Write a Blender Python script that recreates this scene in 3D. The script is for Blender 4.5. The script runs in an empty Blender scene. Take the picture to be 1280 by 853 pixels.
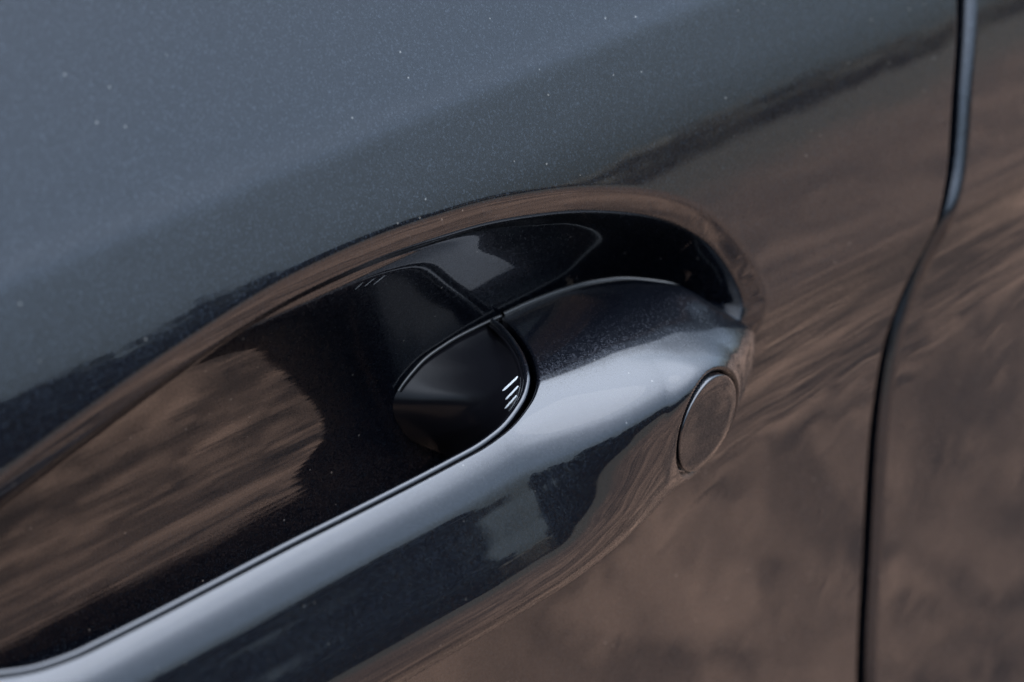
import bpy, bmesh, math, random
import numpy as np
random.seed(4); rng = np.random.default_rng(4)
R = math.radians
S = bpy.context.scene
COL = S.collection

# ------------------------------------------------------------------ camera, sky, sun, exposure
PHI, TH, DIST = R(28), R(44), 0.62
fwd = np.array([math.cos(PHI)*math.cos(TH), math.cos(PHI)*math.sin(TH), -math.sin(PHI)])
cd = bpy.data.cameras.new('camera'); cam = bpy.data.objects.new('camera', cd); COL.objects.link(cam)
cam.location = tuple(-DIST*fwd)
cam.rotation_euler = (R(90) - PHI, 0, -(R(90) - TH))
cd.sensor_width = 36; cd.lens = 3500/1280*36
cd.clip_start = 0.01; cd.clip_end = 2000
cd.dof.use_dof = True; cd.dof.focus_distance = 0.615; cd.dof.aperture_fstop = 11
S.camera = cam

CLOUD = (4.0, 7.2, 17.0, 22.0, 36.0, 68.0, 78.0)   # cloud brightness from the horizon to overhead
SUN_EL, SUN_AZ = R(78), R(-60)            # azimuth measured from +x (towards the rear of the car)
w = bpy.data.worlds.new('World'); S.world = w; w.use_nodes = True
nt = w.node_tree; bg = nt.nodes['Background']
sky = nt.nodes.new('ShaderNodeTexSky'); sky.sky_type = 'NISHITA'; sky.sun_disc = False
sky.sun_elevation = SUN_EL; sky.sun_rotation = R(90) - SUN_AZ
sky.air_density = 1.0; sky.dust_density = 2.0; sky.ozone_density = 1.5
# broken overcast: a cloud layer that is brighter overhead, clear sky showing through
N_ = nt.nodes; LK = nt.links.new
wtc = N_.new('ShaderNodeTexCoord'); sep = N_.new('ShaderNodeSeparateXYZ'); LK(wtc.outputs['Generated'], sep.inputs[0])
mp = N_.new('ShaderNodeMapping'); mp.inputs['Scale'].default_value = (1, 1, 2.5); LK(wtc.outputs['Generated'], mp.inputs[0])
cn = N_.new('ShaderNodeTexNoise'); cn.inputs['Scale'].default_value = 1.2; cn.inputs['Detail'].default_value = 1; cn.inputs['Roughness'].default_value = .45
LK(mp.outputs[0], cn.inputs['Vector'])
cl = N_.new('ShaderNodeClamp'); LK(sep.outputs['Z'], cl.inputs[0])
el = N_.new('ShaderNodeFloatCurve'); cv = el.mapping.curves[0]; cv.points[0].location = (0, CLOUD[0]/100); cv.points[1].location = (1, CLOUD[-1]/100)
for zx, q_ in zip((.12, .28, .42, .58, .75), CLOUD[1:-1]): cv.points.new(zx, q_/100)
el.mapping.update(); LK(cl.outputs[0], el.inputs['Value'])
cm = N_.new('ShaderNodeMapRange'); cm.inputs['From Min'].default_value = .25; cm.inputs['From Max'].default_value = .75
cm.inputs['To Min'].default_value = .92; cm.inputs['To Max'].default_value = 1.08; LK(cn.outputs[0], cm.inputs['Value'])
e100 = N_.new('ShaderNodeMath'); e100.operation = 'MULTIPLY'; e100.inputs[1].default_value = 100; LK(el.outputs[0], e100.inputs[0])
mu_ = N_.new('ShaderNodeMath'); mu_.operation = 'MULTIPLY'; LK(e100.outputs[0], mu_.inputs[0]); LK(cm.outputs[0], mu_.inputs[1])
cc = N_.new('ShaderNodeVectorMath'); cc.operation = 'SCALE'; crp = N_.new('ShaderNodeValToRGB'); ce = crp.color_ramp.elements; ce[0].position = .05; ce[0].color = (.80, .97, 1.03, 1); ce[1].position = .7; ce[1].color = (.86, .96, 1.13, 1)
c3 = ce.new(.3); c3.color = (.72, .93, 1.22, 1); LK(cl.outputs[0], crp.inputs[0]); LK(crp.outputs[0], cc.inputs[0]); LK(mu_.outputs[0], cc.inputs['Scale'])
mxw = N_.new('ShaderNodeMix'); mxw.data_type = 'RGBA'; mxw.inputs['Factor'].default_value = .8
LK(sky.outputs[0], mxw.inputs[6]); LK(cc.outputs[0], mxw.inputs[7])
LK(mxw.outputs[2], bg.inputs[0]); bg.inputs[1].default_value = 0.1
sd = bpy.data.lights.new('sun', 'SUN'); so = bpy.data.objects.new('sun', sd); COL.objects.link(so)
sd.energy = 0.5; sd.angle = R(60); sd.color = (1.0, 0.96, 0.9)
sdir = np.array([math.cos(SUN_EL)*math.cos(SUN_AZ), math.cos(SUN_EL)*math.sin(SUN_AZ), math.sin(SUN_EL)])
from mathutils import Vector
so.rotation_euler = Vector(tuple(sdir)).to_track_quat('Z', 'Y').to_euler()
S.view_settings.view_transform = 'Standard'; S.view_settings.look = 'None'
S.cycles.max_bounces = 7; S.cycles.diffuse_bounces = 2; S.cycles.glossy_bounces = 5
S.view_settings.gamma = 1; S.view_settings.exposure = 0

# ------------------------------------------------------------------ materials
def mat(name):
    m = bpy.data.materials.new(name); m.use_nodes = True
    return m, m.node_tree, m.node_tree.nodes['Principled BSDF']
def node(t, kind, **kw):
    n = t.nodes.new(kind)
    for k, v in kw.items(): setattr(n, k, v)
    return n
PEEL = 0.00009
def paint(name, dust=1.0):
    m, t, b = mat(name)
    tc = node(t, 'ShaderNodeTexCoord')
    # metal flakes: each tiny cell of the base coat lies at its own slight angle
    vo = node(t, 'ShaderNodeTexVoronoi'); vo.inputs['Scale'].default_value = 3200
    t.links.new(tc.outputs['Object'], vo.inputs['Vector'])
    sub = node(t, 'ShaderNodeVectorMath', operation='SUBTRACT'); sub.inputs[1].default_value = (.5, .5, .5)
    t.links.new(vo.outputs['Color'], sub.inputs[0])
    sc = node(t, 'ShaderNodeVectorMath', operation='SCALE'); sc.inputs['Scale'].default_value = 0.22
    t.links.new(sub.outputs[0], sc.inputs[0])
    ge = node(t, 'ShaderNodeNewGeometry')
    ad = node(t, 'ShaderNodeVectorMath', operation='ADD')
    t.links.new(ge.outputs['Normal'], ad.inputs[0]); t.links.new(sc.outputs[0], ad.inputs[1])
    no = node(t, 'ShaderNodeVectorMath', operation='NORMALIZE'); t.links.new(ad.outputs[0], no.inputs[0])
    t.links.new(no.outputs[0], b.inputs['Normal'])
    # dust specks with a shape of their own
    v2 = node(t, 'ShaderNodeTexVoronoi'); v2.inputs['Scale'].default_value = 330
    t.links.new(tc.outputs['Object'], v2.inputs['Vector'])
    th = node(t, 'ShaderNodeMath', operation='LESS_THAN'); th.inputs[1].default_value = 0.085
    t.links.new(v2.outputs['Distance'], th.inputs[0])
    sx = node(t, 'ShaderNodeSeparateColor'); t.links.new(v2.outputs['Color'], sx.inputs[0])
    pick = node(t, 'ShaderNodeMath', operation='GREATER_THAN'); pick.inputs[1].default_value = 0.86
    t.links.new(sx.outputs[0], pick.inputs[0])
    mu = node(t, 'ShaderNodeMath', operation='MULTIPLY')
    t.links.new(th.outputs[0], mu.inputs[0]); t.links.new(pick.outputs[0], mu.inputs[1])
    m2 = node(t, 'ShaderNodeMath', operation='MULTIPLY'); m2.inputs[1].default_value = 0.35*dust
    t.links.new(mu.outputs[0], m2.inputs[0])
    mx = node(t, 'ShaderNodeMix', data_type='RGBA')
    t.links.new(m2.outputs[0], mx.inputs['Factor'])
    mx.inputs[6].default_value = (0, 0, 0, 1)
    fs = node(t, 'ShaderNodeSeparateColor'); t.links.new(vo.outputs['Color'], fs.inputs[0])
    fr_ = node(t, 'ShaderNodeValToRGB'); fe = fr_.color_ramp.elements
    fe[0].position = .80; fe[0].color = (.0022, .0036, .0082, 1); fe[1].position = 1.0; fe[1].color = (.015*dust, .020*dust, .028*dust, 1)
    t.links.new(fs.outputs[2], fr_.inputs[0]); t.links.new(fr_.outputs[0], mx.inputs[6])
    mx.inputs[6].default_value = (0, 0, 0, 1); mx.inputs[7].default_value = (0.5, 0.48, 0.44, 1)
    t.links.new(mx.outputs[2], b.inputs['Base Color'])
    # faint orange peel in the clear coat
    op = node(t, 'ShaderNodeTexNoise'); op.inputs['Scale'].default_value = 300; op.inputs['Detail'].default_value = 2
    o2 = node(t, 'ShaderNodeTexNoise'); o2.inputs['Scale'].default_value = 55; o2.inputs['Detail'].default_value = 1
    oa = node(t, 'ShaderNodeMath', operation='MULTIPLY_ADD'); oa.inputs[1].default_value = .05
    t.links.new(tc.outputs['Object'], op.inputs['Vector']); t.links.new(tc.outputs['Object'], o2.inputs['Vector'])
    t.links.new(op.outputs[0], oa.inputs[0]); t.links.new(o2.outputs[0], oa.inputs[2])
    ob = node(t, 'ShaderNodeBump'); ob.inputs['Strength'].default_value = 1.0; ob.inputs['Distance'].default_value = PEEL
    t.links.new(oa.outputs[0], ob.inputs['Height']); t.links.new(ob.outputs[0], b.inputs['Coat Normal'])
    b.inputs['Metallic'].default_value = 0.75; b.inputs['Roughness'].default_value = 0.3
    # hand smudges and thin dust film: the clear coat is not equally sharp everywhere
    sm = node(t, 'ShaderNodeTexNoise'); sm.inputs['Scale'].default_value = 38; sm.inputs['Detail'].default_value = 5; sm.inputs['Distortion'].default_value = .8
    t.links.new(tc.outputs['Object'], sm.inputs['Vector'])
    sr = node(t, 'ShaderNodeMapRange'); sr.inputs['From Min'].default_value = .42; sr.inputs['From Max'].default_value = .75
    sr.inputs['To Min'].default_value = .012; sr.inputs['To Max'].default_value = .07; t.links.new(sm.outputs[0], sr.inputs['Value'])
    t.links.new(sr.outputs[0], b.inputs['Coat Roughness'])
    b.inputs['Coat Weight'].default_value = 1
    b.inputs['Coat IOR'].default_value = 1.6
    return m
def plain(name, col, rough, coat=0.0, bump=0):
    m, t, b = mat(name)
    n = node(t, 'ShaderNodeTexNoise'); n.inputs['Scale'].default_value = 300
    tc = node(t, 'ShaderNodeTexCoord'); t.links.new(tc.outputs['Object'], n.inputs['Vector'])
    mr = node(t, 'ShaderNodeMapRange'); mr.inputs['To Min'].default_value = rough*0.85; mr.inputs['To Max'].default_value = rough*1.15
    t.links.new(n.outputs[0], mr.inputs['Value']); t.links.new(mr.outputs[0], b.inputs['Roughness'])
    b.inputs['Base Color'].default_value = (*col, 1)
    b.inputs['Coat Weight'].default_value = coat; b.inputs['Coat Roughness'].default_value = 0.03
    return m
PAINT = paint('dark_blue_metallic_paint'); PAINT_H = paint('handle_paint', 0.3)
GLOSS = plain('gloss_black_plastic', (0.003, 0.003, 0.004), 0.2)
GLOSS.node_tree.nodes['Principled BSDF'].inputs['Specular IOR Level'].default_value = .15
RUBBER = plain('black_rubber', (0.006, 0.006, 0.007), 0.6)
MARK = plain('white_mark', (0.5, 0.52, 0.53), 0.4)

# ------------------------------------------------------------------ helpers
def link(name, me, m, parent=None):
    o = bpy.data.objects.new(name, me); COL.objects.link(o)
    me.materials.append(m)
    if parent: o.parent = parent
    return o
def mesh_from(name, V, F, normals=None):
    me = bpy.data.meshes.new(name)
    V = np.asarray(V, dtype=np.float32); F = np.asarray(F, dtype=np.int32)
    me.vertices.add(len(V)); me.vertices.foreach_set('co', V.ravel())
    k = F.shape[1]
    me.loops.add(F.size); me.loops.foreach_set('vertex_index', F.ravel())
    me.polygons.add(len(F))
    me.polygons.foreach_set('loop_start', np.arange(0, F.size, k, dtype=np.int32))
    me.update(calc_edges=True); me.validate()
    me.polygons.foreach_set('use_smooth', np.ones(len(me.polygons), dtype=bool))
    if normals is not None: me.normals_split_custom_set_from_vertices(np.asarray(normals, dtype=np.float32).tolist())
    return me
def grid_faces(n, m, closed_n=False, flip=False):
    i = np.arange(n if closed_n else n-1); j = np.arange(m-1)
    I, J = np.meshgrid(i, j, indexing='ij'); I2 = (I+1) % n
    q = np.stack([I*m+J, I2*m+J, I2*m+J+1, I*m+J+1], -1).reshape(-1, 4)
    return q[:, ::-1] if flip else q
def grid(name, G, m, parent=None, closed=False, flip=False, keep=None, N=None):
    n, k, _ = G.shape
    F = grid_faces(n, k, closed, flip)
    if keep is not None: F = F[keep(G.reshape(-1, 3)[F].mean(1))]
    me = mesh_from(name, G.reshape(-1, 3)*0.001, F, None if N is None else N.reshape(-1, 3))
    return link(name, me, m, parent)
def interp(x, pts):
    """smooth (monotone cubic) interpolation through pts"""
    X = np.array([p[0] for p in pts], float); Y = np.array([p[1] for p in pts], float)
    h = np.diff(X); d = np.diff(Y)/h
    mm = np.zeros(len(X)); mm[0] = d[0]; mm[-1] = d[-1]
    for i in range(1, len(X)-1):
        if d[i-1]*d[i] > 0:
            w1, w2 = 2*h[i]+h[i-1], h[i]+2*h[i-1]
            mm[i] = (w1+w2)/(w1/d[i-1]+w2/d[i])
    x = np.clip(np.asarray(x, float), X[0], X[-1])
    i = np.clip(np.searchsorted(X, x)-1, 0, len(X)-2); tt = (x-X[i])/h[i]
    return ((1+2*tt)*(1-tt)**2*Y[i] + tt*(1-tt)**2*h[i]*mm[i] + tt*tt*(3-2*tt)*Y[i+1] + tt*tt*(tt-1)*h[i]*mm[i+1])
def catmull(P, n, closed=False):
    """centripetal-free Catmull-Rom resampled by arc length"""
    P = np.asarray(P, float); k = len(P)
    Q = np.vstack([P[-1], P, P[0], P[1]]) if closed else np.vstack([2*P[0]-P[1], P, 2*P[-1]-P[-2]])
    out = []
    for i in range(k if closed else k-1):
        p0, p1, p2, p3 = Q[i:i+4]; tt = np.linspace(0, 1, 60, endpoint=False)[:, None]
        out.append(.5*(2*p1+(p2-p0)*tt+(2*p0-5*p1+4*p2-p3)*tt**2+(3*p1-p0-3*p2+p3)*tt**3))
    out = np.vstack(out+[P[:1] if closed else P[-1:]])
    s = np.r_[0, np.cumsum(np.linalg.norm(np.diff(out, axis=0), axis=1))]
    t2 = np.linspace(0, s[-1], n, endpoint=not closed)
    return np.stack([np.interp(t2, s, out[:, c]) for c in range(P.shape[1])], 1)
def smooth(a, lo, hi):
    t = np.clip((a-lo)/(hi-lo), 0, 1); return t*t*(3-2*t)

# ------------------------------------------------------------------ body side: all in mm, x to the rear of the car, -y outwards, z up
TILT = [(-700, 6), (-160, 7), (-90, 6), (-62, 3), (-42, -8), (-30, -15), (-26, -12), (-21, 5), (-17, 10), (0, 12.5), (16, 15.2), (24, 17.6), (31, 21),
        (39, 23.2), (49.5, 23.6), (52, 26.6), (53.6, 29.6), (55.4, 28.6), (60, 27.4), (64, 27.3), (120, 27), (300, 28)]
_z = np.arange(-700, 301, 0.1)
_sl = np.tan(np.radians(interp(_z, TILT)))
_p = np.r_[0, np.cumsum(_sl[:-1]*0.1)]; _p -= np.interp(0, _z, _p)
def P(z): return np.interp(z, _z, _p)

RIM = [(84.5, -22), (83.5, -14), (78.8, -4.8), (69.8, 5.9), (55, 15.6), (32.7, 24), (8, 29.6), (-11, 31.9), (-34, 33.2), (-61.5, 32.3), (-92, 28.2), (-113, 24.2), (-134, 19.6),
       (-175, 9), (-213, -5), (-228, -20), (-212, -36), (-160, -49), (-100, -55), (-50, -57), (0, -55), (40, -49), (65, -40), (79, -31)]
NT = 1400
rim = catmull(RIM, NT, closed=True)
rimd = catmull(RIM, 6000, closed=True)
def sdf(x, z):
    """distance inside the rim (+) or outside (-), and its gradient"""
    x = np.asarray(x, float); z = np.asarray(z, float); sh = x.shape; q = np.stack([x.ravel(), z.ravel()], 1)
    out = np.empty(len(q)); gr = np.empty((len(q), 2))
    T = np.roll(rimd, -1, 0)-np.roll(rimd, 1, 0); T /= np.linalg.norm(T, axis=1)[:, None]
    NR = np.stack([-T[:, 1], T[:, 0]], 1)
    C0 = rimd[::20]
    for i in range(0, len(q), 20000):
        qq = q[i:i+20000]
        d0 = (qq**2).sum(1)[:, None]-2*qq@C0.T+(C0**2).sum(1)[None]; k = d0.argmin(1)*20
        idx = (k[:, None]+np.arange(-22, 23)[None]) % len(rimd)
        dd = ((qq[:, None, :]-rimd[idx])**2).sum(-1); j = idx[np.arange(len(qq)), dd.argmin(1)]
        v = qq-rimd[j]; side = (v*NR[j]).sum(1); tan = (v*T[j]).sum(1)
        foot = rimd[j]+T[j]*tan[:, None]; v = qq-foot; d = np.linalg.norm(v, axis=1)
        sg = np.where(side >= 0, 1.0, -1.0); out[i:i+20000] = sg*d
        gr[i:i+20000] = np.where((d > .3)[:, None], v*(sg/np.maximum(d, 1e-6))[:, None], NR[j])
    return out.reshape(sh), gr.reshape(sh+(2,))
# slope of the recess wall, going inwards from the rim: rolled edge, lip band, step, scooped wall, floor
WALL = [(-60, 0), (-1.6, 0), (-.4, .12), (.5, .34), (1.2, .38), (4.6, .42), (5.4, .8), (6.2, 1.5), (20, 1.45), (30, 1.2), (60, 1.2)]
_s = np.arange(-60, 60, 0.05); _d = np.r_[0, np.cumsum(interp(_s, WALL)[:-1]*0.05)]
_k = interp(_s, WALL)
# hollow of the recess behind the pull: a trough along x
TROUGH = [(-80, -.8), (-66, -.8), (-58, .2), (-50, .75), (-43, .55), (-36, .3), (-30, .16), (-22, .04), (-17, -.06), (-10, -.15), (0, -.228), (10, -.285), (18, -.32), (23, -.2), (26, .1), (29, .5), (33, .7), (50, .8)]
_zq = np.arange(-80, 50, .1); _qs = interp(_zq, TROUGH); _qs = _qs+.3*(.0015*np.sin(_zq*2.1)+.006*np.sin(_zq*3.3+1)*np.sin(_zq*.31)+.007*np.sin(_zq*4.9+2)*np.sin(_zq*.43+1)+.006*np.sin(_zq*6.4))*smooth(_zq, -45, -25); _q = np.r_[0, np.cumsum(_qs[:-1]*.1)]; _q += 18.2-np.interp(0, _zq, _q)
def skin(x, z):
    """height and unit normal of the pressed skin"""
    y = P(z); sl = np.interp(z, _z, _sl); dx = np.zeros_like(y); dz = sl.copy()
    near_ = (x > -245) & (x < 100) & (z > -70) & (z < 48)
    xn, zn = x[near_], z[near_]
    s_, g_ = sdf(xn, zn); k_ = np.interp(s_, _s, _k)
    y1 = y[near_]+np.interp(s_, _s, _d); g1 = np.stack([k_*g_[:, 0], dz[near_]+k_*g_[:, 1]], 1)
    y2 = np.interp(zn, _zq, _q)+.00035*(xn+60)**2*0; g2 = np.stack([0*xn, np.interp(zn, _zq, _qs)], 1)
    r_ = 2.6+9*smooth(xn, -25, 35)+9*smooth(-xn, 150, 200)          # wider fillet at the two ends
    r_ = .3+(r_-.3)*smooth(s_, 6, 15)
    hh = np.clip(.5+.5*(y2-y1)/r_, 0, 1)
    y[near_] = y1*hh+y2*(1-hh)-r_*hh*(1-hh)/1.0
    gg = g1*hh[:, None]+g2*(1-hh[:, None]); dx[near_] = gg[:, 0]; dz[near_] = gg[:, 1]
    n = np.stack([dx, -np.ones_like(dx), dz], -1)
    return y, n/np.linalg.norm(n, axis=-1, keepdims=True)

# door edge (rear edge of the front door), x as a function of z
SEAM = [(-700, 118), (-300, 118), (-150, 126), (-115, 130.5), (-81, 135), (-68, 137.6), (-55, 141), (-46, 144.6), (-34, 149.4), (-22, 154), (-12, 158.6), (7.9, 164.8), (30, 173), (120, 200), (300, 250)]
def seam_x(z): return interp(z, SEAM)

car = bpy.data.objects.new('car', None); COL.objects.link(car)
car['label'] = 'glossy dark blue metallic car seen close at its door handle and shut line'
car['category'] = 'car'

def medial():
    t = np.clip(rim[:, 0], -180, 52)
    f = (t+180)/232
    return np.stack([-185+f*225, np.full(NT, -20.0)+0*f], 1)
med = medial()
dirv = rim-med; L = np.linalg.norm(dirv, axis=1); dirv /= L[:, None]
# outer end of each ray: the door outline
TOP, BOT, LEFT = 230.0, -560.0, -620.0
ext = np.full(NT, 1e9)
with np.errstate(divide='ignore', invalid='ignore'):
    for val, c in ((TOP, 1), (BOT, 1), (LEFT, 0)):
        k = (val-med[:, c])/dirv[:, c]; ext = np.where((k > 0) & (k < ext), k, ext)
lo = np.zeros(NT); hi = ext.copy()
f_end = (med+dirv*ext[:, None]); over = f_end[:, 0] > seam_x(f_end[:, 1])
for _ in range(50):
    mid = (lo+hi)/2; p = med+dirv*mid[:, None]; o_ = p[:, 0] > seam_x(p[:, 1])
    hi = np.where(o_, mid, hi); lo = np.where(o_, lo, mid)
ext = np.where(over, lo, ext)
si = np.r_[np.linspace(0, 1, 170, endpoint=False)**0.9]                       # medial -> near rim
near = np.concatenate([np.arange(-14, -12, .5), np.arange(-12, -7, 0.2), np.arange(-7, 0, .4), np.arange(0, 3, .2), np.arange(3, 4, .5)])
far = np.linspace(0, 1, 70)[1:]**1.5
rows = []
for f_ in si: rows.append((L-14)*f_)
for a in near: rows.append(L+a)
r0 = L+4
for f_ in far: rows.append(r0+(ext-r0)*f_)
rows = np.stack(rows, 1)
X = med[:, :1]+dirv[:, :1]*rows; Z = med[:, 1:]+dirv[:, 1:]*rows
Y, N = skin(X, Z)
# rolled hem: last rows curl inwards round a 2.2 mm edge
G = np.stack([X, Y, Z], -1)
hem = []; hn = []
out_dir = np.stack([dirv[:, 0], np.zeros(NT), dirv[:, 1]], 1)
n0 = N[:, -1]; out_dir -= (out_dir*n0).sum(1)[:, None]*n0; out_dir /= np.linalg.norm(out_dir, axis=1)[:, None]
rr = 1.6
for a in np.radians([15, 30, 45, 60, 75, 90]):
    hem.append(G[:, -1]+out_dir*rr*math.sin(a)-n0*rr*(1-math.cos(a))); hn.append(n0*math.cos(a)+out_dir*math.sin(a))
hem.append(hem[-1]-n0*16); hn.append(out_dir.copy())
G = np.concatenate([G, np.stack(hem, 1)], 1); N = np.concatenate([N, np.stack(hn, 1)], 1)
door = grid('front_door', G, PAINT, car, closed=True, flip=True, N=N)

# rear door: same section, its own front edge
zs = np.concatenate([np.arange(-560, -150, 5), np.arange(-150, 120, 0.6), np.arange(120, 231, 5)])
us = np.concatenate([np.linspace(0, 1, 60)**2*460])
GAP = 8.2
Zr, Ur = np.meshgrid(zs, us, indexing='ij'); Xr = seam_x(Zr)+GAP+1.6+Ur
Yr = P(Zr)
h = .1; dz = (P(Zr+h)-P(Zr-h))/(2*h); Nr = np.stack([0*dz, -np.ones_like(dz), dz], -1); Nr /= np.linalg.norm(Nr, axis=-1, keepdims=True)
Gr = np.stack([Xr, Yr, Zr], -1)
ed = np.stack([-np.ones(len(zs)), np.zeros(len(zs)), (seam_x(zs+.2)-seam_x(zs-.2))/.4], 1); n0 = Nr[:, 0]
ed -= (ed*n0).sum(1)[:, None]*n0; ed /= np.linalg.norm(ed, axis=1)[:, None]
pre = []; pn = []; rr = 3.2
for a in np.radians([90, 78, 66, 54, 42, 30, 20, 10]):
    pre.append(Gr[:, 0]+ed*rr*math.sin(a)-n0*rr*(1-math.cos(a))); pn.append(n0*math.cos(a)+ed*math.sin(a))
pre.insert(0, pre[0]-n0*16); pn.insert(0, pn[0])
Gr = np.concatenate([np.stack(pre, 1), Gr], 1); Nr = np.concatenate([np.stack(pn, 1), Nr], 1)
grid('rear_door', Gr, PAINT, car, flip=True, N=Nr)

# rubber seal at the bottom of the shut line
zz = np.arange(-560, 231, 2.0); xs = seam_x(zz)
sec = [(-6, 17), (-3, 12), (2, 10.5), (7, 12), (12, 17)]
Gs = np.stack([np.stack([xs+a, P(zz)+b, zz], 1) for a, b in sec], 1)
grid('door_seal', Gs, RUBBER, car, flip=True)

# rest of the body behind the doors: sill, far side and roof, so that the car shades its own ground
bs = catmull([(.045, -.64), (.035, -.40), (.036, -.10), (.062, .05), (.13, .235), (.40, .56), (.85, .62), (1.35, .57), (1.66, .235), (1.78, 0), (1.76, -.5), (1.70, -.66), (.9, -.68), (.12, -.67)], 120, closed=True)
bxs = [-1.75, -1.72, -1.6, -.6, .6, 1.6, 1.72, 1.75]; bk_ = [.86, .94, 1, 1, 1, 1, .94, .86]
BG_ = np.stack([np.stack([np.full(120, x), .9+(bs[:, 0]-.9)*k, bs[:, 1]*k], 1) for x, k in zip(bxs, bk_)], 1)*1000
grid('body', BG_, PAINT, car, closed=True)

# ------------------------------------------------------------------ handle
XM = -80.0                                   # the pull is symmetrical about this station
XT = 79.0                                    # its rear tip
SEC = np.array([(20, -6.6), (12, -5), (2, -5.2), (-8, -6.8), (-15.5, -9.1), (-19.8, -12), (-22.7, -15.8), (-25, -20.6), (-27.4, -25.8), (-29.8, -31), (-31.6, -36), (-32.2, -41), (-30.4, -44.6), (-26, -46.4), (-20, -46), (-15, -43.4)], float)
NB = 260
SEC2 = np.array([(20, -6.6), (12, -5), (2, -4.6), (-9, -4.9), (-20.5, -6), (-29, -8.2), (-34.2, -11.6), (-36.2, -16.2), (-36.7, -22), (-36.4, -28.4), (-35.2, -35), (-32.4, -40.8), (-27, -45.2), (-20, -47), (-6, -45.6), (17, -42)], float)
sec1 = catmull(SEC, NB); sec2 = catmull(SEC2, NB)
bb = np.linspace(0, 1, NB)
def mir(x): return np.where(x < XM, 2*XM-x, x)
FRONT = [(-81, 1.0), (-40, 1.0), (-20, .985), (3, .935), (20, .84), (34, .755), (46, .685), (54, .605), (60, .52), (70, .35), (76, .19), (79, .04)]
HALF_T = [(-81, 1.0), (0, 1.0), (20, .97), (40, .87), (55, .68), (66, .44), (74, .2), (79, .02)]
HALF_B = [(-81, 1.0), (-40, 1.0), (-10, 1.01), (8, 1.0), (25, .92), (36, .80), (46, .67), (60, .43), (70, .22), (76, .09), (79, .02)]
HALF_K = [(-81, 1.0), (20, 1.0), (49, .92), (60, .79), (67, .52), (74, .22), (79, .02)]
BACK = [(-81, 20), (20, 20), (40, 18.5), (50, 15.5), (60, 8), (70, 1.5), (79, -1.5)]
def section(x):
    x = mir(x); ws = smooth(x, -20, 34); sec = sec1 if ws <= 0 else sec2 if ws >= 1 else catmull(SEC*(1-ws)+SEC2*ws, NB); fr = interp(x, FRONT); ht = interp(x, HALF_T); hb = interp(x, HALF_B); hk = interp(x, HALF_K); bk = interp(x, BACK)
    yf = -2 - 36.4*fr + 1.8                    # front reach
    k = (sec[:, 0]-20)/(-36.6-20)              # 0 back .. 1 front
    yy = bk + (yf-bk)*k
    ht = ht+(hk-ht)*(1-smooth(k, .1, .75))
    z = -25 + (sec[:, 1]+25)*np.where(sec[:, 1] > -25, ht, hb)
    return np.stack([yy, z], 1)
# plan of the inner edge of the shell (top view): along the pull, then round into the mount
TOPY = [(-81, -17.2), (-45, -17.4), (-28, -17.2), (-18, -16.2), (-7, -13), (-.5, -9), (5.5, -2), (10, 6), (13, 12.5), (15.8, 17.6), (18, 17.6), (40, 16.5), (50, 13.5), (60, 6), (70, .5), (79, -1.6)]
stations = np.unique(np.concatenate([np.arange(-239, -140, 1.0), np.arange(-140, -30, 2.0), np.arange(-30, 20, .35), np.arange(20, 62, .25), np.arange(62, 79.01, .4), [XT]]))
shell = []; edge = []
for x in stations:
    q = section(float(x)); yt = float(interp(mir(np.array(x)), TOPY))
    # first crossing of y = yt, walking from the back
    i = np.where(q[:, 0] <= yt)[0]; i0 = i[0] if len(i) else 0
    if i0 > 0:
        a = (q[i0-1, 0]-yt)/(q[i0-1, 0]-q[i0, 0]); b0 = bb[i0-1]+a*(bb[i0]-bb[i0-1])
    else: b0 = 0
    t_ = b0+(1-b0)*np.linspace(0, 1, 230)
    row = np.stack([np.full(230, x), np.interp(t_, bb, q[:, 0]), np.interp(t_, bb, q[:, 1])], 1)
    shell.append(row); edge.append(row[0])
SH = np.array(shell); EDGE = np.array(edge)
def gnormals(G):
    a = np.gradient(G, axis=0); b = np.gradient(G, axis=1); n = np.cross(a, b)
    return n/np.maximum(np.linalg.norm(n, axis=-1, keepdims=True), 1e-9)
SN = gnormals(SH)
if (SN[len(SN)//2, 120, 1]) > 0: SN = -SN
# key cover: a round plate let into the rear end
KC = np.array([36.2, -25.4]); KR = 12.3
i, j = np.unravel_index((np.hypot(SH[..., 0]-KC[0], SH[..., 2]-KC[1]) + (SH[..., 1] > -8)*99).argmin(), SH.shape[:2])
kc = SH[i, j]; kn = SN[i, j]*.4+np.array([.07, -.985, -.08])*.6; kn /= np.linalg.norm(kn)
for _ in range(1):                              # the shell flattens towards a plane around the plate
    rel = SH-kc; hgt = rel@kn; ra = np.sqrt(np.maximum((rel**2).sum(-1)-hgt**2, 0))
    wt = .86*(1-smooth(ra, KR-2, KR+7))*smooth(hgt, -14, -5)
    SH = SH-kn*(hgt*wt)[..., None]
SN = gnormals(SH)
if (SN[len(SN)//2, 120, 1]) > 0: SN = -SN
kt = np.array([1, 0, 0])-kn[0]*kn; kt /= np.linalg.norm(kt); kb = np.cross(kn, kt)
rel = SH-kc; rad = np.hypot(rel@kt, rel@kb); rad = np.where(rel@kn < -18, 99, rad)
groove = 1.05; 
dent = np.clip(1-np.abs(rad-KR)/groove, 0, 1); dent = smooth(dent, 0, .55)*1.8
SHd = SH-SN*dent[..., None]
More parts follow.
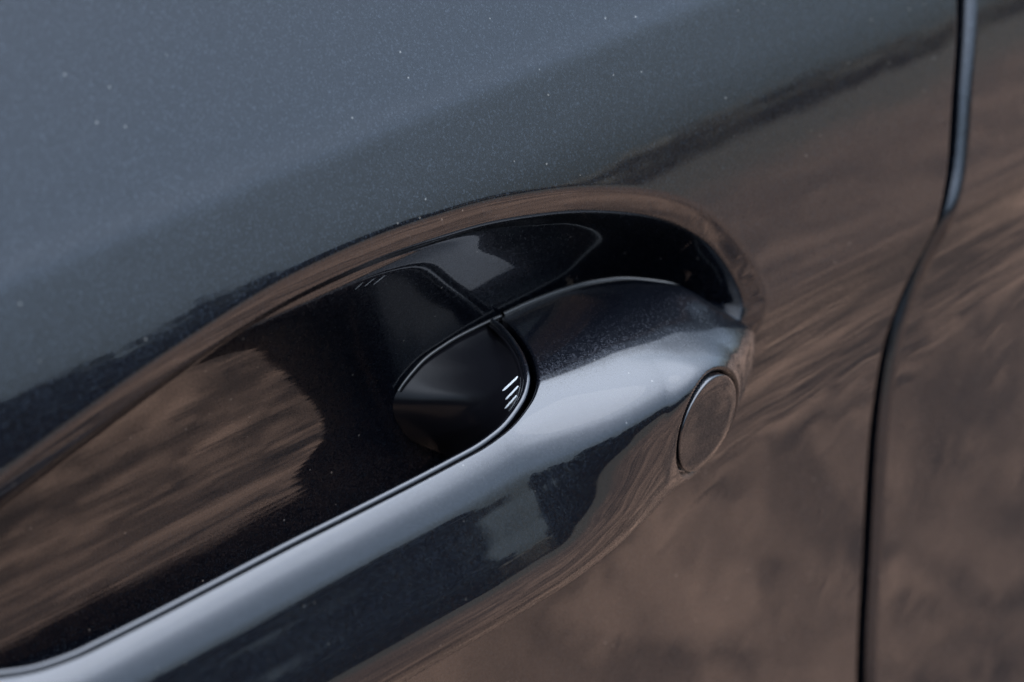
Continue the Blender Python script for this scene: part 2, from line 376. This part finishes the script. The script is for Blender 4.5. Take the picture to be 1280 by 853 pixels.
# rolled lip along the inner edge
lip = []
tang = np.gradient(EDGE, axis=0); tang /= np.linalg.norm(tang, axis=1)[:, None]
en = SN[:, 0]; inw = np.cross(tang, en); inw /= np.linalg.norm(inw, axis=1)[:, None]
if inw[len(inw)//2, 1] < 0: inw = -inw
for a in np.radians([90, 70, 50, 30, 15]):
    lip.append(EDGE+inw*0.7*math.sin(a)-en*0.7*(1-math.cos(a)))
lip.insert(0, lip[0]-en*3.0)
SHf = np.concatenate([np.stack(lip, 1), SHd], 1)
def outside_key(c):
    d = c-kc; return ~((np.hypot(d@kt, d@kb) < KR-0.15) & (d@kn > -18))
handle = grid('door_handle', SHf, PAINT_H, car, keep=outside_key)
me = handle.data
if np.mean([p.normal.y for p in me.polygons if abs(p.center.x+.04) < .01 and p.center.y < -.036]) > 0: me.flip_normals()

# key cover plate follows the shell, its edge rolls down into the groove
from mathutils.bvhtree import BVHTree
bv = BVHTree.FromPolygons([tuple(v) for v in SH.reshape(-1, 3)], grid_faces(*SH.shape[:2]).tolist())
rings = [0.01, 2, 4, 6, 8, 9.4, KR-1.0, KR-.66, KR-.54, KR-.46, KR-.42]; drop = [0, 0, 0, 0, 0, 0, 0, .02, .1, .4, 1.6]
KG = np.zeros((96, len(rings), 3)); 
for a in range(96):
    an = 2*math.pi*a/96
    for q_, (r_, dr) in enumerate(zip(rings, drop)):
        o_ = kc+kt*r_*math.cos(an)+kb*r_*math.sin(an)+kn*15
        hit = bv.ray_cast(Vector(o_), Vector(-kn))
        KG[a, q_] = (np.array(hit[0]) if hit[0] is not None else KG[a, q_-1])-kn*dr
key = grid('key_cover', KG, PAINT_H, handle, closed=True)
if key.data.polygons[5].normal.dot(Vector(kn)) < 0: key.data.flip_normals()

# black inner liner of the pull: lip bead, back wall of the bar, hollow end wall down to the recess floor
es = catmull(EDGE[(stations > XM) & (stations <= 15.2)], 420)
ts_ = np.gradient(es, axis=0); ts_ /= np.linalg.norm(ts_, axis=1)[:, None]
up = np.array([0, 0, 1.0]); iw = np.cross(up, ts_)           # towards the opening
iw /= np.linalg.norm(iw, axis=1)[:, None]
if iw[0, 1] < 0: iw = -iw
start = es+iw*3.8-up*1.3
ENDC = catmull([(-80, -15.5, -40.5), (-52, -14.5, -40), (-32, -12, -41), (-15, -4, -41), (-4, 8, -39), (-5, 16.5, -34), (-13, 20.2, -27.5), (-17, 20.8, -17), (-10, 20.2, -10), (-1, 20, -7.6), (8, 19.6, -6.8), (17.5, 19.2, -6.6)], 420)
f_ = np.linspace(0, 1, 420)
wgt = smooth(es[:, 0], -45, 0)
mid = start*(0.55)+ENDC*0.45 + np.stack([3.5*wgt, -1*wgt-1.0, -3*wgt], 1)
tt = np.concatenate([np.linspace(0, .2, 14)[1:], np.linspace(.2, 1, 40)[1:]])
LG = []
for r_, a in [(.5, q_) for q_ in (180, 150, 120, 95, 70, 45, 20, 0)]:
    a = R(a); LG.append(start+iw*r_*math.cos(a)+up*r_*math.sin(a))
st2 = LG[-1]
LG.insert(0, LG[0]-up*3)
for q_ in tt: LG.append(st2*(1-q_)**2+2*mid*q_*(1-q_)+ENDC*q_*q_)
LG = np.stack(LG, 1)
LGm = LG[::-1].copy(); LGm[..., 0] = 2*XM-LGm[..., 0]
LGa = np.concatenate([LGm, LG[1:]], 0)
bd = es+iw*2.9-up*0.75
BG = np.stack([bd+iw*.85*math.cos(a)+up*.85*math.sin(a) for a in np.linspace(0, 2*math.pi, 17)], 1)
BGm = BG[::-1].copy(); BGm[..., 0] = 2*XM-BGm[..., 0]
trim = grid('trim_bead', np.concatenate([BGm, BG[1:]], 0), PAINT_H, handle, flip=True)
liner = grid('grip_liner', LGa, GLOSS, handle)
if liner.data.polygons[len(LGa)//2*(LGa.shape[1]-1)+30].normal.y < 0: liner.data.flip_normals()

# thin bead added to catch a sky highlight where the mount meets the recess
GLINT_BEAD = plain('glint_bead_black', (0.006, 0.006, 0.006), 0.18)
def tube(name, path, r_, m, parent):
    tg = np.gradient(path, axis=0); tg /= np.linalg.norm(tg, axis=1)[:, None]
    a1 = np.cross(tg, [0, 0, 1.0]); a1 /= np.linalg.norm(a1, axis=1)[:, None]; a2 = np.cross(a1, tg)
    o_ = grid(name, np.stack([path+a1*r_*math.cos(a)+a2*r_*math.sin(a) for a in np.linspace(0, 2*math.pi, 13)], 1), m, parent)
    return o_
gp = EDGE[(stations > 16.2) & (stations < 73)][::4]+np.array([0, .9, -.1])
tube('glint_bead', catmull(gp, 160), .6, GLINT_BEAD, handle)
gq = ENDC[(ENDC[:, 2] > -14.5) & (ENDC[:, 1] > 18)][::6]+np.array([-.5, -.9, .5])
tube('glint_bead', catmull(gq, 120), .45, GLINT_BEAD, handle)

# three short raised touch marks on the liner's end wall
LN = gnormals(LG)
if LN[10, 30, 1] < 0: LN = -LN
for (i0, j0), (i1, j1) in (((308, 21), (318, 9.6)), ((294, 19), (303, 9.6)), ((281, 19), (289, 9.6))):
    pts = []; nrm = []
    for q_ in np.linspace(0, 1, 9):
        a_, b_ = i0+(i1-i0)*q_, j0+(j1-j0)*q_; ia, jb = int(a_), int(b_); fa, fb = a_-ia, b_-jb
        ip = lambda A: (A[ia, jb]*(1-fa)+A[ia+1, jb]*fa)*(1-fb)+(A[ia, jb+1]*(1-fa)+A[ia+1, jb+1]*fa)*fb
        pts.append(ip(LG)); nrm.append(ip(LN))
    pts = np.array(pts); nrm = np.array(nrm); tg = np.gradient(pts, axis=0); tg /= np.linalg.norm(tg, axis=1)[:, None]
    sd_ = np.cross(tg, nrm); sd_ /= np.linalg.norm(sd_, axis=1)[:, None]
    wd_ = .34*np.sqrt(np.clip(1-(np.linspace(-1, 1, 9)**6), .05, 1))[:, None]
    MG = np.stack([pts-sd_*wd_-nrm*.1, pts-sd_*wd_*.7+nrm*.16, pts+nrm*.22, pts+sd_*wd_*.7+nrm*.16, pts+sd_*wd_-nrm*.1], 1)
    grid('touch_mark', MG, MARK, handle)

# ------------------------------------------------------------------ surroundings that the paint mirrors
GZ = -0.82
m, t, b = mat('dry_grass_soil')
tc = node(t, 'ShaderNodeTexCoord')
n1 = node(t, 'ShaderNodeTexNoise'); n1.inputs['Scale'].default_value = 3.2; n1.inputs['Detail'].default_value = 8; n1.inputs['Roughness'].default_value = .65
n2 = node(t, 'ShaderNodeTexNoise'); n2.inputs['Scale'].default_value = 14; n2.inputs['Detail'].default_value = 6; n2.inputs['Distortion'].default_value = 1.5
for n_ in (n1, n2): t.links.new(tc.outputs['Object'], n_.inputs['Vector'])
cr = node(t, 'ShaderNodeValToRGB'); e = cr.color_ramp.elements
e[0].position = .40; e[0].color = (.04, .024, .016, 1); e[1].position = .60; e[1].color = (.43, .25, .16, 1)
ma = node(t, 'ShaderNodeMath', operation='MULTIPLY_ADD'); ma.inputs[1].default_value = .45
mb = node(t, 'ShaderNodeMath', operation='MULTIPLY'); mb.inputs[1].default_value = .55
t.links.new(n1.outputs[0], mb.inputs[0]); t.links.new(n2.outputs[0], ma.inputs[0]); t.links.new(mb.outputs[0], ma.inputs[2])
t.links.new(ma.outputs[0], cr.inputs[0])
# darker twigs and stalks lying about
vt = node(t, 'ShaderNodeTexVoronoi', feature='DISTANCE_TO_EDGE'); vt.inputs['Scale'].default_value = 3.5
wp = node(t, 'ShaderNodeMix', data_type='RGBA', blend_type='ADD'); wp.inputs['Factor'].default_value = .35
t.links.new(tc.outputs['Object'], wp.inputs[6]); t.links.new(n2.outputs['Color'], wp.inputs[7]); t.links.new(wp.outputs[2], vt.inputs['Vector'])
tr = node(t, 'ShaderNodeMapRange'); tr.inputs['From Min'].default_value = .02; tr.inputs['From Max'].default_value = .09; tr.inputs['To Min'].default_value = .25
t.links.new(vt.outputs['Distance'], tr.inputs['Value'])
tm = node(t, 'ShaderNodeVectorMath', operation='SCALE'); t.links.new(cr.outputs[0], tm.inputs[0]); t.links.new(tr.outputs[0], tm.inputs['Scale'])
sy = node(t, 'ShaderNodeSeparateXYZ'); t.links.new(tc.outputs['Object'], sy.inputs[0])
ny = node(t, 'ShaderNodeMath', operation='MULTIPLY_ADD'); ny.inputs[1].default_value = 3.5; t.links.new(n1.outputs[0], ny.inputs[0]); t.links.new(sy.outputs['Y'], ny.inputs[2])
fy = node(t, 'ShaderNodeMapRange'); fy.inputs['From Min'].default_value = -2.2; fy.inputs['From Max'].default_value = -7.0; fy.interpolation_type = 'SMOOTHSTEP'
t.links.new(ny.outputs[0], fy.inputs['Value'])
tf = node(t, 'ShaderNodeMix', data_type='RGBA'); tf.inputs[7].default_value = (.115, .093, .062, 1)
t.links.new(fy.outputs[0], tf.inputs['Factor']); t.links.new(tm.outputs[0], tf.inputs[6]); t.links.new(tf.outputs[2], b.inputs['Base Color'])
b.inputs['Roughness'].default_value = .95
bp = node(t, 'ShaderNodeBump'); bp.inputs['Strength'].default_value = .6; bp.inputs['Distance'].default_value = .05
t.links.new(n2.outputs[0], bp.inputs['Height']); t.links.new(bp.outputs[0], b.inputs['Normal'])
me = mesh_from('ground', [(-900, -900, GZ), (900, -900, GZ), (900, 900, GZ), (-900, 900, GZ)], [(0, 1, 2, 3)])
g = link('ground', me, m); g['kind'] = 'structure'

# ------------------------------------------------------------------ far trees mirrored at the horizon
def wood(name, label, cols, az0, az1, height, leaves):
    m, t, b = mat(name)
    on = node(t, 'ShaderNodeTexNoise'); on.inputs['Scale'].default_value = .6
    tc = node(t, 'ShaderNodeTexCoord'); t.links.new(tc.outputs['Object'], on.inputs['Vector'])
    cr = node(t, 'ShaderNodeValToRGB'); e = cr.color_ramp.elements
    e[0].position = .35; e[0].color = (*cols[0], 1); e[1].position = .65; e[1].color = (*cols[1], 1)
    t.links.new(on.outputs[0], cr.inputs[0]); t.links.new(cr.outputs[0], b.inputs['Base Color']); b.inputs['Roughness'].default_value = .8
    V = []; F = []
    for a in np.arange(az0, az1, 1.1):
        d = 34+rng.uniform(-4, 4); h = height(a)+rng.uniform(-.4, .8)
        cx, cy = d*math.cos(R(a)), d*math.sin(R(a))
        for _ in range(leaves):
            th, ph = rng.uniform(0, 2*math.pi), math.acos(rng.uniform(-.6, 1)); rr_ = rng.uniform(.5, 1)**.5
            c = np.array([cx+1.1*rr_*math.sin(ph)*math.cos(th), cy+1.1*rr_*math.sin(ph)*math.sin(th), GZ+h*.55+h*.45*rr_*math.cos(ph)-rng.uniform(0, .4)*h])
            u1 = rng.normal(size=3); u1 /= np.linalg.norm(u1); u2 = np.cross(u1, rng.normal(size=3)); u2 /= np.linalg.norm(u2)
            sz = rng.uniform(.18, .4); i0 = len(V)
            V += [c-u1*sz-u2*sz*.6, c+u1*sz-u2*sz*.6, c+u1*sz*.7+u2*sz, c-u1*sz*.7+u2*sz]; F.append((i0, i0+1, i0+2, i0+3))
    wd = link(name, mesh_from(name, V, F), m); wd['kind'] = 'stuff'; wd['label'] = label; wd['category'] = 'trees'
wood('far_evergreens', 'far dark evergreens mirrored in the handle front', ((.016, .022, .014), (.035, .04, .025)), -150, -50,
     lambda a: 2.6+.7*math.sin(a*.21)+.5*math.sin(a*.57+1)+4.3*float(smooth(np.array(-a), 48, 62)), 320)
wood('far_hedge', 'low brown leafless hedge mirrored at the horizon in the door', ((.17, .15, .10), (.32, .27, .19)), -50, 40,
     lambda a: 3.0+.9*math.sin(a*.21)+.6*math.sin(a*.57+1), 70)
